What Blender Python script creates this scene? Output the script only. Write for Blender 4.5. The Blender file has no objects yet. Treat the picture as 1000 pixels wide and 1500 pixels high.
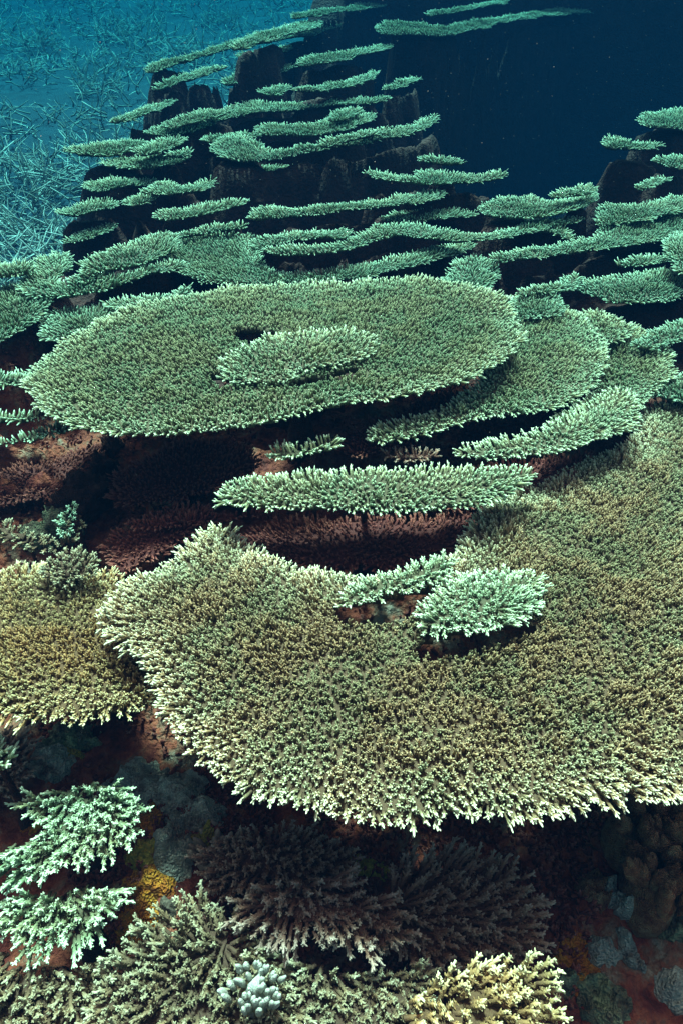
import bpy, math, random
import numpy as np

SC = bpy.context.scene
COL = SC.collection
R = math.radians

# ------------------------------------------------------------------ camera, sky, sun, exposure
CAM_H, PITCH = 2.0, R(38.0)
cam_d = bpy.data.cameras.new("camera")
cam = bpy.data.objects.new("camera", cam_d)
COL.objects.link(cam)
cam.location = (0, 0, CAM_H)
cam.rotation_euler = (math.pi / 2 - PITCH, 0, 0)
cam_d.sensor_fit = 'VERTICAL'
cam_d.sensor_height = 36.0
cam_d.lens = 36.0 * 1000.0 / 1500.0
cam_d.clip_start = 0.02
cam_d.clip_end = 500
SC.camera = cam

SUN_EL, SUN_ROT = R(65), R(-6)          # from beyond the reef, falling towards the camera
world = bpy.data.worlds.new("World")
SC.world = world
world.use_nodes = True
wn = world.node_tree
bg = wn.nodes["Background"]
sky = wn.nodes.new("ShaderNodeTexSky")
sky.sky_type = 'NISHITA'
sky.sun_disc = False
sky.sun_elevation = SUN_EL
sky.sun_rotation = SUN_ROT
sky.dust_density = 4.0
sky.ozone_density = 0.3
warm = wn.nodes.new("ShaderNodeMix")        # added warm tint on the sky, turns blue shade towards maroon
warm.data_type = 'RGBA'; warm.blend_type = 'MULTIPLY'
warm.inputs[0].default_value = 1.0
warm.inputs[7].default_value = (1.0, .50, .38, 1)
wn.links.new(sky.outputs[0], warm.inputs[6])
wn.links.new(warm.outputs[2], bg.inputs[0])
bg.inputs[1].default_value = 0.10

sun_d = bpy.data.lights.new("sun", 'SUN')
sun_d.energy = 5.0
sun_d.angle = R(7)
sun_d.color = (1.0, 0.90, 0.74)
sun = bpy.data.objects.new("sun", sun_d)
COL.objects.link(sun)
sun.location = (0, 10, 20)
sun.rotation_euler = (-(math.pi / 2 - SUN_EL), 0, -SUN_ROT)

SC.view_settings.view_transform = 'Standard'
SC.view_settings.look = 'None'
SC.view_settings.gamma = 1.0
SC.view_settings.use_curve_mapping = False
SC.view_settings.exposure = 1.9
SC.render.engine = 'CYCLES'
SC.cycles.max_bounces = 6
SC.cycles.diffuse_bounces = 3
SC.cycles.glossy_bounces = 1
SC.cycles.volume_bounces = 1
SC.cycles.transmission_bounces = 2
HAZE_DENSITY = 0.30

rng = np.random.default_rng(7)
random.seed(7)
EX = []          # things


# ------------------------------------------------------------------ noise
def hash2(ix, iy, seed):
    h = (ix.astype(np.int64) * 374761393 + iy.astype(np.int64) * 668265263 + seed * 982451653) & 0xffffffff
    h = ((h ^ (h >> 13)) * 1274126177) & 0xffffffff
    return ((h ^ (h >> 16)) & 0xffff) / 65535.0


def vnoise(x, y, seed=0):
    x = np.asarray(x, float); y = np.asarray(y, float)
    ix = np.floor(x); iy = np.floor(y)
    fx = x - ix; fy = y - iy
    fx = fx * fx * (3 - 2 * fx); fy = fy * fy * (3 - 2 * fy)
    a = hash2(ix, iy, seed); b = hash2(ix + 1, iy, seed)
    c = hash2(ix, iy + 1, seed); d = hash2(ix + 1, iy + 1, seed)
    return (a * (1 - fx) + b * fx) * (1 - fy) + (c * (1 - fx) + d * fx) * fy


def fbm(x, y, octs=4, seed=0):
    s = 0; a = .5; tot = 0
    for o in range(octs):
        s = s + a * vnoise(x * 2 ** o + 17.3 * o, y * 2 ** o - 9.1 * o, seed + o); tot += a; a *= .5
    return s / tot - .5


def sstep(a, b, x):
    t = np.clip((np.asarray(x, float) - a) / (b - a), 0, 1)
    return t * t * (3 - 2 * t)


# ------------------------------------------------------------------ view rays
CP, SP = math.cos(PITCH), math.sin(PITCH)


def ray(u, v):
    xx = (u - 500.0) / 1000.0; yy = (750.0 - v) / 1000.0
    return np.array((xx, CP + yy * SP, -SP + yy * CP))


def at_z(u, v, z):
    d = ray(u, v); t = (z - CAM_H) / d[2]
    return np.array((0, 0, CAM_H)) + d * t


def terrace_y(v):
    d = ray(500, v)
    return 1.12 / (0.12 - d[2] / d[1])


def terrace_z(v):
    return 0.88 + 0.12 * terrace_y(v)


# ------------------------------------------------------------------ the ground: one height field
def reef_edge(y):
    y = np.asarray(y, float)
    return np.interp(y, [-1, 2.35, 2.8, 5.4, 6.7, 7.6, 9.5], [-2.6, -2.4, -1.3, -1.45, -.7, -.55, -.4])


def base_z(x, y):
    x = np.asarray(x, float); y = np.asarray(y, float)
    reef = 0.50 + 0.13 * np.clip(y, -1, 14) + .18 * sstep(2.2, 2.9, y) + .09 * np.clip(y - 6.8, 0, 3.5)
    reef = reef + .12 * sstep(.9, 1.4, y) * sstep(3.0, 2.2, y)
    reef = reef + 0.11 * fbm(x * 2.2, y * 2.2, 3, 3) + 0.07 * fbm(x * 8, y * 8, 3, 11)
    rid = 1 - np.abs(2 * fbm(x * 14, y * 14, 2, 31))
    near = sstep(4.0, 1.5, y)
    reef = reef + near * (0.05 * (rid - .8) + 0.016 * fbm(x * 45, y * 45, 2, 41))
    reef = reef - .35 * sstep(2.7, 3.2, y) * sstep(8.3, 7.9, y)
    # cavity with a steep back wall
    pit = sstep(-.1, .4, x) * sstep(3.7, 4.6, y) * sstep(8.75, 8.45, y) * sstep(9.5, 8, x)
    reef = reef - pit * (reef - .1 - .9 * fbm(x * 1.7, y * 1.7, 4, 61)) + 1.1 * sstep(8.4, 8.8, y) * sstep(-.2, .6, x)
    sea = .05 + .085 * np.clip(y - 5, 0, 19) + .35 * fbm(x * .35, y * .35, 3, 5) + .06 * fbm(x * 3, y * 3, 2, 6)
    e = reef_edge(y)
    w = sstep(-.25, .3, x - e)
    return sea * (1 - w) + reef * w


def smooth_poly(pts, n=4):
    pts = np.array(pts, float); N = len(pts); out = []
    for i in range(N):
        p0, p1, p2, p3 = pts[i - 1], pts[i], pts[(i + 1) % N], pts[(i + 2) % N]
        for k in range(n):
            t = k / n
            out.append(.5 * ((2 * p1) + (-p0 + p2) * t + (2 * p0 - 5 * p1 + 4 * p2 - p3) * t * t + (-p0 + 3 * p1 - 3 * p2 + p3) * t ** 3))
    return np.array(out)


def inside(P, poly):
    x, y = P[:, 0], P[:, 1]; c = np.zeros(len(P), bool)
    q = np.roll(poly, -1, axis=0)
    for (x0, y0), (x1, y1) in zip(poly, q):
        if y0 == y1:
            continue
        m_ = ((y0 > y) != (y1 > y)) & (x < (x1 - x0) * (y - y0) / (y1 - y0) + x0)
        c ^= m_
    return c


def edge_dist(P, poly):
    q = np.roll(poly, -1, axis=0)
    best = np.full(len(P), 1e9); near = np.zeros((len(P), 2))
    for a, b_ in zip(poly, q):
        ab = b_ - a; L2 = ab @ ab + 1e-12
        t = np.clip(((P - a) @ ab) / L2, 0, 1)
        c = a + t[:, None] * ab
        d = np.linalg.norm(P - c, axis=1)
        m_ = d < best; best[m_] = d[m_]; near[m_] = c[m_]
    return best, near


TERR = [
    ([(-40, 430), (0, 424), (40, 420), (72, 438), (78, 450), (60, 470), (20, 494), (-40, 520)], "green table coral at the left edge with its rim sloping down to the left", dict(z=1.17)),
    ([(66, 470), (80, 457), (120, 450), (170, 453), (192, 468), (150, 490), (100, 505), (66, 500)], "shaded green coral tucked behind the left shoulder of the big round one", dict(z=1.14)),
    ([(158, 440), (200, 434), (250, 430), (272, 418), (280, 422), (262, 438), (210, 449), (170, 450)], "small comma shaped ledge behind the big round coral, left of centre", dict(z=1.18)),
    ([(-50, 548), (0, 548), (35, 550), (60, 535), (50, 560), (0, 570), (-50, 575)], "ledge at the left edge touching the side of the big round coral", dict(z=1.15)),
    ([(-50, 606), (0, 604), (60, 602), (88, 607), (60, 613), (0, 619), (-50, 622)], "thin straight ledge at the left edge, upper of the two below the round coral's rim", dict(z=1.12)),
    ([(-50, 655), (0, 648), (60, 630), (100, 622), (108, 630), (60, 644), (0, 658), (-50, 668)], "thin slanting ledge at the left edge, lower of the two below the round coral's rim", dict(z=1.09)),
    ([(-40, 396), (0, 389), (42, 387), (48, 394), (40, 401), (-40, 405)], "ledge over the dark hole at the far left edge", dict(z=1.24)),
    ([(30, 425), (50, 388), (70, 376), (100, 373), (104, 392), (90, 408), (110, 414), (180, 404), (250, 384), (270, 390), (200, 412), (130, 430), (80, 438), (40, 434)],
     "broad wavy green coral on the left crest in front of the blue drop", dict(z=1.2)),
    ([(120, 394), (130, 381), (190, 361), (243, 343), (262, 356), (255, 370), (215, 384), (150, 398), (125, 401)], "layered coral crowning the left crest, topmost of its pile", dict(z=1.235)),
    ([(102, 413), (120, 404), (145, 400), (160, 404), (140, 412), (110, 418)], "little lip in the dark gap of the layered coral on the left crest", dict(z=1.21)),
    ([(232, 372), (258, 348), (330, 346), (372, 352), (386, 385), (410, 400), (460, 396), (560, 382), (640, 365), (683, 359), (688, 366), (640, 384), (560, 401), (450, 414), (380, 419), (300, 414), (262, 402)],
     "wide smooth coral sheet behind the big round one, tapering to a long tail at right", dict(z=1.16)),
    ([(650, 422), (665, 390), (700, 380), (727, 396), (724, 414), (700, 432), (660, 434)], "lobe of green coral peeking over the back right rim of the big round one", dict(z=1.15)),
    ([(392, 373), (400, 365), (480, 358), (530, 342), (560, 328), (620, 333), (680, 346), (730, 339), (795, 330), (830, 340), (832, 350), (800, 340), (740, 348), (680, 357), (640, 354), (600, 346), (560, 348), (500, 366), (440, 373)],
     "long snaking ledge with a hump in its middle, right of centre", dict(dz=.02)),
    ([(366, 360), (380, 352), (420, 346), (500, 336), (512, 339), (505, 349), (450, 353), (380, 365)], "short straight ledge just above the start of the snaking one", dict(dz=.03)),
    ([(722, 379), (790, 364), (860, 350), (895, 322), (960, 308), (1040, 306), (1040, 340), (980, 351), (900, 361), (830, 373), (760, 384), (728, 386)],
     "wide green coral sheet at upper right with a long narrow front lip", dict(dz=.0)),
    ([(972, 365), (985, 348), (1040, 342), (1050, 400), (1000, 402), (985, 388)], "bright round lobed coral cut by the right edge", dict(dz=.03)),
    ([(842, 420), (870, 412), (930, 400), (1010, 395), (1050, 425), (1000, 438), (930, 446), (880, 440)], "feathery green coral shelf at the right below the wide sheet", dict(z=1.13)),
    ([(755, 434), (800, 421), (838, 404), (850, 409), (835, 424), (790, 438)], "small rising ledge between the round coral and the feathery shelf", dict(z=1.15)),
    ([(700, 304), (720, 294), (760, 288), (810, 292), (865, 280), (872, 287), (860, 300), (820, 311), (770, 317), (715, 314)], "bright dish shaped coral on the near lip of the dark cavity", dict(dz=.03)),
    ([(806, 290), (830, 281), (868, 277), (866, 284), (830, 290)], "thin rear tier rising behind the bright dish shaped coral", dict(dz=.05)),
    ([(872, 316), (890, 300), (940, 302), (985, 292), (1040, 296), (1000, 312), (930, 324), (880, 327)], "dull green coral between the dish shaped one and the right edge", dict(dz=.0)),
    ([(365, 318), (385, 307), (430, 310), (520, 297), (600, 284), (640, 277), (648, 284), (620, 296), (540, 308), (450, 320), (380, 325)],
     "long bright ledge rising to the right, just in front of the dark cavity", dict(dz=.02)),
    ([(227, 316), (245, 307), (300, 301), (350, 296), (356, 303), (300, 311), (250, 319)], "bright blunt ended ledge at left, lower of two alike", dict(dz=.02)),
    ([(212, 278), (235, 267), (270, 270), (312, 265), (300, 276), (260, 283), (220, 282)], "bright blunt ended ledge at left, upper of two alike", dict(dz=.02)),
    ([(312, 220), (330, 205), (365, 205), (385, 217), (430, 219), (500, 208), (560, 196), (600, 187), (634, 171), (638, 177), (610, 195), (560, 208), (500, 217), (420, 229), (350, 236), (320, 232)],
     "long coral with a round head at left and a tail curving up to the right", dict(dz=.02)),
    ([(375, 190), (400, 184), (450, 183), (480, 175), (500, 176), (540, 167), (546, 173), (510, 187), (460, 196), (390, 195)], "bright bushy ledge above the long coral with the round head", dict(dz=.02)),
    ([(480, 176), (500, 165), (520, 160), (528, 164), (505, 176)], "small tuft standing on the bushy ledge's back", dict(dz=.03)),
    ([(215, 197), (250, 184), (300, 170), (370, 150), (385, 152), (450, 151), (520, 146), (565, 145), (565, 150), (500, 155), (430, 159), (380, 162), (330, 174), (290, 190), (240, 201)],
     "very long wavering ledge crossing the upper left stack", dict(dz=.02)),
    ([(240, 180), (270, 170), (300, 160), (330, 158), (350, 150), (330, 166), (290, 176), (250, 186)], "ragged second layer on the back of the very long wavering ledge", dict(dz=.05)),
    ([(430, 133), (470, 127), (510, 117), (550, 107), (548, 113), (510, 127), (460, 135)], "thin ledge above the right end of the very long wavering one", dict(dz=.02)),
    ([(438, 94), (460, 83), (500, 78), (560, 68), (568, 71), (520, 84), (470, 94)], "solitary tapering ledge high in the stack, over the dark slope", dict(dz=.02)),
    ([(215, 101), (230, 93), (300, 77), (350, 60), (400, 45), (450, 32), (490, 33), (495, 41), (440, 54), (370, 65), (300, 82), (230, 102)],
     "long frilled coral on the far crest against the blue staghorn bed", dict(dz=.02)),
    ([(340, 70), (380, 52), (430, 36), (470, 32), (460, 40), (420, 52), (370, 68)], "upper layer of the long frilled coral on the far crest", dict(dz=.06)),
    ([(228, 128), (280, 108), (320, 97), (330, 99), (290, 112), (240, 130)], "faint thin ledge beneath the long frilled coral on the far crest", dict(dz=.0)),
    ([(100, 224), (130, 217), (170, 211), (200, 207), (214, 215), (180, 226), (150, 231), (110, 228)], "dull coral clump furthest left, beside the blue drop", dict(dz=.0)),
    ([(150, 242), (180, 231), (230, 229), (270, 228), (275, 235), (240, 245), (190, 247)], "bright ended coral ledge just below the furthest left clump", dict(dz=.0)),
    ([(200, 226), (230, 212), (262, 206), (270, 212), (240, 224), (215, 230)], "grey green tuft between the left clump and the long headed coral", dict(dz=.03)),
    ([(250, 228), (265, 222), (280, 220), (275, 227), (258, 231)], "tiny bright ledge in the dark gap of the left stack", dict(dz=.03)),
    ([(125, 272), (150, 265), (200, 264), (225, 263), (205, 272), (160, 279), (128, 278)], "greenish ledge at the left, middle of the small pile by the drop", dict(dz=-.02)),
    ([(85, 309), (110, 301), (160, 293), (172, 300), (140, 310), (100, 315)], "blue green ledge low on the drop, with a pale left tip", dict(dz=-.03)),
    ([(90, 352), (130, 338), (165, 328), (170, 335), (120, 354)], "dim ledge lowest on the drop, above the left crest", dict(dz=-.08)),
    ([(165, 178), (200, 162), (250, 147), (255, 151), (210, 168), (175, 180)], "faint slanting ledge at the left end of the very long wavering one", dict(dz=.0)),
    ([(430, 24), (470, 16), (530, 6), (600, -4), (640, -8), (600, 4), (520, 15), (440, 27)], "ledge at the top edge on the far crest, left of the longest top ledge", dict(dz=.02)),
    ([(550, 42), (570, 34), (610, 36), (650, 41), (700, 31), (760, 22), (820, 14), (880, 10), (885, 14), (830, 22), (760, 29), (700, 42), (650, 53), (600, 50), (560, 51)],
     "long sinuous pale ledge roofing the dark cavity at the top right", dict(dz=.02)),
    ([(625, 22), (650, 15), (700, 8), (740, 0), (742, 4), (690, 14), (640, 23)], "short ledge at the top edge behind the sinuous one", dict(dz=.02)),
    ([(535, 258), (560, 257), (600, 263), (620, 253), (700, 257), (735, 252), (735, 259), (680, 265), (600, 270), (560, 266)], "thin broken ledge at the near lip of the dark cavity", dict(dz=.02)),
    ([(612, 236), (640, 234), (682, 240), (660, 243), (625, 241)], "faint sliver of coral above the thin broken ledge", dict(dz=.02)),
    ([(883, 211), (900, 206), (930, 211), (962, 213), (960, 218), (920, 220), (888, 218)], "small bright ledge alone in the dark at the right", dict(dz=.02)),
    ([(935, 176), (960, 163), (1040, 160), (1040, 185), (960, 188), (940, 183)], "dim green coral cut by the right edge above the lone bright ledge", dict(dz=.0)),
    ([(958, 234), (1000, 229), (1030, 236), (995, 248), (965, 241)], "small ledge at the right edge below the lone bright one", dict(dz=.02)),
    ([(930, 275), (970, 263), (976, 268), (942, 278)], "tiny faint ledge near the right edge above the wide sheet", dict(dz=.02)),
    ([(300, 206), (330, 196), (380, 196), (372, 201), (335, 203), (312, 210)], "dim sprig shelf just above the round head of the long coral", dict(dz=.0)),
    ([(250, 345), (300, 334), (350, 330), (356, 334), (300, 341), (262, 349)], "thin dusky layer on the back of the wide smooth coral sheet", dict(dz=.0)),
    ([(560, 318), (600, 308), (660, 306), (700, 312), (660, 318), (600, 322)], "dusky ledge in the shadow between the long bright ledge and the snaking one", dict(dz=-.04)),
    ([(380, 134), (410, 126), (424, 128), (400, 138)], "tiny dim tuft left of the thin ledge over the wavering one", dict(dz=.0)),
    ([(330, 118), (380, 104), (420, 98), (428, 101), (380, 112), (340, 124)], "faint ledge in the dark gap left of the solitary tapering ledge", dict(dz=-.02)),
    ([(560, 128), (590, 118), (612, 112), (604, 120), (575, 130)], "faint pinkish sliver at the left side of the dark cavity", dict(dz=-.02)),
    ([(330, 252), (380, 246), (440, 248), (436, 253), (385, 254), (340, 257)], "dim flat ledge in the dark under the long coral with the round head", dict(dz=-.06)),
    ([(180, 296), (205, 288), (228, 288), (222, 295), (195, 302)], "dull tuft left of the two blunt ended ledges", dict(dz=.0)),
    ([(350, 82), (385, 74), (420, 68), (424, 72), (385, 82), (356, 88)], "thin layer tucked under the right half of the long frilled far coral", dict(dz=-.02)),
    ([(730, 345), (770, 330), (830, 322), (850, 326), (800, 334), (745, 348)], "short layer between the dish shaped coral and the snaking ledge", dict(dz=.0)),
    ([(905, 388), (940, 378), (975, 378), (970, 386), (925, 393)], "dull little ledge above the feathery shelf at right", dict(z=1.15)),
    ([(470, 208), (520, 196), (560, 188), (566, 191), (520, 203), (478, 212)], "second layer on the curved tail of the long round headed coral", dict(dz=.04)),
]

LEDGES = []          # (polygon, level) of every terrace coral: rock raised under it, shaped to keep the gaps in shade


def add_ledges():
    for pts, lab, kw in TERR:
        P = np.array(pts, float)
        z = kw.get('z')
        if z is None:
            z = terrace_z(P[:, 1].max() * .6 + P[:, 1].mean() * .4) + kw.get('dz', 0)
        c0 = at_z(P[:, 0].mean(), P[:, 1].mean(), z)
        nrm = np.array((0, -math.sin(R(2)), math.cos(R(2))))
        out = []
        for u, v in smooth_poly(P, 2):
            d = ray(u, v); t = ((c0 - np.array((0, 0, CAM_H))) @ nrm) / (d @ nrm)
            out.append((d * t)[:2])
        LEDGES.append((np.array(out), z))


def ground_z(x, y):
    z = base_z(x, y)
    shp = np.shape(z)
    X = np.ravel(np.asarray(x, float)); Y = np.ravel(np.asarray(y, float)); Z = np.ravel(z).copy()
    wob = .09 * fbm(X * 6, Y * 6, 4, 91)
    crag = .16 * fbm(X * 16, Y * 16, 3, 95)
    for poly, lev in LEDGES:
        lo = poly.min(0) - .3; hi = poly.max(0) + .3
        m_ = np.where((X > lo[0]) & (X < hi[0]) & (Y > lo[1]) & (Y < hi[1]))[0]
        if not len(m_):
            continue
        P = np.column_stack([X[m_], Y[m_]])
        d, _ = edge_dist(P, poly)
        d = np.where(inside(P, poly), d, -d) + 1.3 * wob[m_] - .03
        far_ = sstep(5.6, 6.4, Y[m_])
        d = d - .10 * far_
        w = sstep(-.01, .05, d)
        top = lev - .06 + .3 * wob[m_]
        skirt = lev - .10 + (3.4 + 8 * far_) * np.minimum(d, 0) + .5 * wob[m_] + crag[m_] * (1 - w)
        Z[m_] = np.maximum(Z[m_], np.minimum(top, skirt * (1 - w) + top * w))
    return Z.reshape(shp)


add_ledges()


def at_ground(u, v):
    d = ray(u, v)
    t = np.linspace(.4, 30, 3000)
    p = np.array((0, 0, CAM_H))[None, :] + d[None, :] * t[:, None]
    below = p[:, 2] < ground_z(p[:, 0], p[:, 1])
    i = int(np.argmax(below))
    return p[i]


# ------------------------------------------------------------------ materials
def mat_new(name):
    m = bpy.data.materials.new(name); m.use_nodes = True
    nt = m.node_tree
    b = nt.nodes["Principled BSDF"]
    b.inputs["Roughness"].default_value = .8
    b.inputs["Specular IOR Level"].default_value = .25
    return m, nt, b


def nd(nt, kind, **kw):
    n = nt.nodes.new(kind)
    for k, v in kw.items():
        if k.startswith('i_'):
            n.inputs[k[2:].replace('_', ' ')].default_value = v
        else:
            setattr(n, k, v)
    return n


def ramp(nt, src, stops):
    r = nt.nodes.new("ShaderNodeValToRGB")
    el = r.color_ramp.elements
    while len(el) > 1:
        el.remove(el[-1])
    el[0].position = stops[0][0]; el[0].color = (*stops[0][1], 1)
    for p, c in stops[1:]:
        e = el.new(p); e.color = (*c, 1)
    nt.links.new(src, r.inputs[0])
    return r.outputs[0]


def mixc(nt, fac, a, b):
    m = nt.nodes.new("ShaderNodeMix"); m.data_type = 'RGBA'
    for i, s in ((0, fac), (6, a), (7, b)):
        if hasattr(s, 'links') or isinstance(s, bpy.types.NodeSocket):
            nt.links.new(s, m.inputs[i])
        elif i == 0:
            m.inputs[0].default_value = s
        else:
            m.inputs[i].default_value = (*s, 1)
    return m.outputs[2]


def coral_mat(name, low, body, body2, tip, tipgain=1.0):
    m, nt, b = mat_new(name)
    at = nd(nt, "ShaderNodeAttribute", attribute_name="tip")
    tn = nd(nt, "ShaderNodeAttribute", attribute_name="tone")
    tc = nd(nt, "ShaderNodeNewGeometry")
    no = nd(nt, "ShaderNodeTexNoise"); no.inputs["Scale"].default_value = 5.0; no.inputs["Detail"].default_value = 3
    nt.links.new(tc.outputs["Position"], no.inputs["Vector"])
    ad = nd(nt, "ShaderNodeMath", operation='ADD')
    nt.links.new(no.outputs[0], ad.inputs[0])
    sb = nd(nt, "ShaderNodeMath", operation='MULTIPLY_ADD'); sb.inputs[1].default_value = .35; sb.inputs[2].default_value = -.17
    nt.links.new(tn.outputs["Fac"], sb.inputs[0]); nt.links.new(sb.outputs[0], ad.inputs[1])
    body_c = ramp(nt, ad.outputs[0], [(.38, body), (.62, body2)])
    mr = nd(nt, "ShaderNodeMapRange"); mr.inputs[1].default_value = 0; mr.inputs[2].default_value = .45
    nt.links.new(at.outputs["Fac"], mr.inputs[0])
    c1 = mixc(nt, mr.outputs[0], low, body_c)  # brown bases, darkened further to paint the shade between branchlets
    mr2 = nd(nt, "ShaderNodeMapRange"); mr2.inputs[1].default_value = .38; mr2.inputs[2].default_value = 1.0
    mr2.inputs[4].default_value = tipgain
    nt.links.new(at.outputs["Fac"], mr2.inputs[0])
    c2 = mixc(nt, mr2.outputs[0], c1, tip)  # pale growing tips, with the cyan-white of flash light painted in
    # corallite speckle
    vo = nd(nt, "ShaderNodeTexVoronoi"); vo.inputs["Scale"].default_value = 330
    nt.links.new(tc.outputs["Position"], vo.inputs["Vector"])
    sp = nd(nt, "ShaderNodeMapRange"); sp.inputs[1].default_value = .1; sp.inputs[2].default_value = .6
    sp.inputs[3].default_value = .0; sp.inputs[4].default_value = .35
    nt.links.new(vo.outputs["Distance"], sp.inputs[0])
    c3 = mixc(nt, sp.outputs[0], c2, tuple(.35 * x for x in body))
    nt.links.new(c3, b.inputs["Base Color"])
    bp = nd(nt, "ShaderNodeBump"); bp.inputs["Strength"].default_value = .5; bp.inputs["Distance"].default_value = .002
    bp.invert = True
    nt.links.new(vo.outputs["Distance"], bp.inputs["Height"]); nt.links.new(bp.outputs[0], b.inputs["Normal"])
    return m


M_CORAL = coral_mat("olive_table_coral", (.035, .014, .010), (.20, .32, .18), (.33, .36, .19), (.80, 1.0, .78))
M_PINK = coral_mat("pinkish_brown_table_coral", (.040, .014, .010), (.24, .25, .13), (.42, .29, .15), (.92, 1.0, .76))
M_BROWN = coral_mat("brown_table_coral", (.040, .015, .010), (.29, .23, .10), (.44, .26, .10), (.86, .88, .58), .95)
M_GREEN = coral_mat("water_green_coral", (.030, .016, .012), (.13, .27, .17), (.21, .30, .17), (.58, .88, .70))  # green deepened to paint the water's tint into the distant corals
M_SHADE = coral_mat("shade_toned_coral", (.07, .022, .018), (.20, .13, .10), (.25, .14, .09), (.50, .48, .42), .7)  # grey brown with the maroon of shade painted into the colour
M_BUSHY = coral_mat("brown_bushy_coral", (.04, .016, .012), (.16, .14, .08), (.24, .17, .09), (.58, .64, .46), .8)  # own brown colour of the bushy corals
M_MAROON = coral_mat("maroon_shade_coral", (.05, .009, .009), (.17, .036, .032), (.23, .065, .045), (.30, .15, .12), .8)  # dark maroon paints the hollow's shade into the coral colour
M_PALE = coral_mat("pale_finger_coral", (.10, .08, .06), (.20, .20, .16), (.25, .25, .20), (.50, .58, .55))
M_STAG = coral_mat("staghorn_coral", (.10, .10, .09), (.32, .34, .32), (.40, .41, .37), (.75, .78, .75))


def rock_mat(name, stops, scale=9, bump=.02, fine=60):
    m, nt, b = mat_new(name)
    tc = nd(nt, "ShaderNodeNewGeometry")
    n1 = nd(nt, "ShaderNodeTexNoise"); n1.inputs["Scale"].default_value = scale; n1.inputs["Detail"].default_value = 8
    n1.inputs["Roughness"].default_value = .65
    nt.links.new(tc.outputs["Position"], n1.inputs["Vector"])
    c = ramp(nt, n1.outputs[0], stops)
    nt.links.new(c, b.inputs["Base Color"])
    n2 = nd(nt, "ShaderNodeTexNoise"); n2.inputs["Scale"].default_value = fine; n2.inputs["Detail"].default_value = 6
    nt.links.new(tc.outputs["Position"], n2.inputs["Vector"])
    v = nd(nt, "ShaderNodeTexVoronoi"); v.inputs["Scale"].default_value = fine * 2.2
    nt.links.new(tc.outputs["Position"], v.inputs["Vector"])
    ad = nd(nt, "ShaderNodeMath", operation='ADD')
    nt.links.new(n2.outputs[0], ad.inputs[0]); nt.links.new(v.outputs["Distance"], ad.inputs[1])
    bp = nd(nt, "ShaderNodeBump"); bp.inputs["Strength"].default_value = .9; bp.inputs["Distance"].default_value = bump
    nt.links.new(ad.outputs[0], bp.inputs["Height"]); nt.links.new(bp.outputs[0], b.inputs["Normal"])
    b.inputs["Roughness"].default_value = .9
    return m


M_ROCK = rock_mat("maroon_reef_rock", [(.30, (.030, .012, .012)), (.45, (.10, .030, .026)), (.56, (.15, .055, .035)),
                                       (.66, (.11, .10, .085)), (.78, (.22, .24, .21))])
M_GREY = rock_mat("grey_dead_coral", [(.3, (.10, .05, .04)), (.42, (.24, .23, .20)), (.55, (.42, .44, .38)), (.72, (.58, .62, .54))], 22, .012, 90)
M_ORANGE = rock_mat("orange_sponge", [(.3, (.12, .03, .008)), (.45, (.36, .11, .012)), (.6, (.50, .24, .025)), (.8, (.34, .24, .06))], 30, .012, 80)
M_YELLOW = rock_mat("yellow_green_sponge", [(.3, (.13, .09, .02)), (.55, (.33, .28, .05)), (.8, (.42, .42, .12))], 26, .012, 70)
M_KNOB = rock_mat("tan_finger_coral", [(.3, (.16, .05, .03)), (.5, (.36, .19, .10)), (.7, (.48, .38, .22))], 34, .022, 150)
M_TEAL = rock_mat("teal_encrusted_rock", [(.3, (.10, .05, .045)), (.45, (.26, .28, .25)), (.65, (.44, .50, .44))], 24, .012, 90)
M_GTURF = rock_mat("green_turf_rock", [(.3, (.06, .03, .025)), (.48, (.16, .17, .11)), (.62, (.26, .34, .20)), (.8, (.34, .48, .28))], 20, .012, 80)
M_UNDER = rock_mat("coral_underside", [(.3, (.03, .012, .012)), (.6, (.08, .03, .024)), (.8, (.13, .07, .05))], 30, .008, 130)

# ground: reef rock and sea floor rubble, with shade and haze painted into both
m, nt, b = mat_new("reef_and_rubble")
tc = nd(nt, "ShaderNodeNewGeometry")
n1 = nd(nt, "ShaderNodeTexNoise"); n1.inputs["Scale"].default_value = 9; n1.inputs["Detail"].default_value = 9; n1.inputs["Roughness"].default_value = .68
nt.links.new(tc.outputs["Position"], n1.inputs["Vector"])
shaded_rockc = ramp(nt, n1.outputs[0], [(.30, (.008, .003, .003)), (.44, (.022, .007, .007)), (.56, (.042, .014, .012)), (.66, (.032, .016, .014)), (.8, (.05, .04, .035))])  # far rock near black: painted shade for the gaps between terraces
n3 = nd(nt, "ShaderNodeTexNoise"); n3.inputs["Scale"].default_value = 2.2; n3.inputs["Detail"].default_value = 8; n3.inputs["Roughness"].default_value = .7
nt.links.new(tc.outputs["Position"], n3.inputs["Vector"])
hazed_rubc = ramp(nt, n3.outputs[0], [(.35, (.004, .014, .030)), (.6, (.010, .034, .060)), (.75, (.03, .07, .09))])  # dark blue paints the water haze into the sea floor
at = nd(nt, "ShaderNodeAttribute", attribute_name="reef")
rock2 = ramp(nt, n1.outputs[0], [(.30, (.03, .007, .006)), (.43, (.13, .024, .018)), (.52, (.24, .065, .035)), (.60, (.20, .13, .09)), (.70, (.36, .36, .29))])  # near rock: coralline red, strengthened to paint the maroon tone of shade
an = nd(nt, "ShaderNodeAttribute", attribute_name="crust")  # mixes the near maroon rock with the far shade-dark rock
nt.links.new(mixc(nt, at.outputs["Fac"], hazed_rubc, mixc(nt, an.outputs["Fac"], shaded_rockc, rock2)), b.inputs["Base Color"])
n2 = nd(nt, "ShaderNodeTexNoise"); n2.inputs["Scale"].default_value = 55; n2.inputs["Detail"].default_value = 7
nt.links.new(tc.outputs["Position"], n2.inputs["Vector"])
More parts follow.
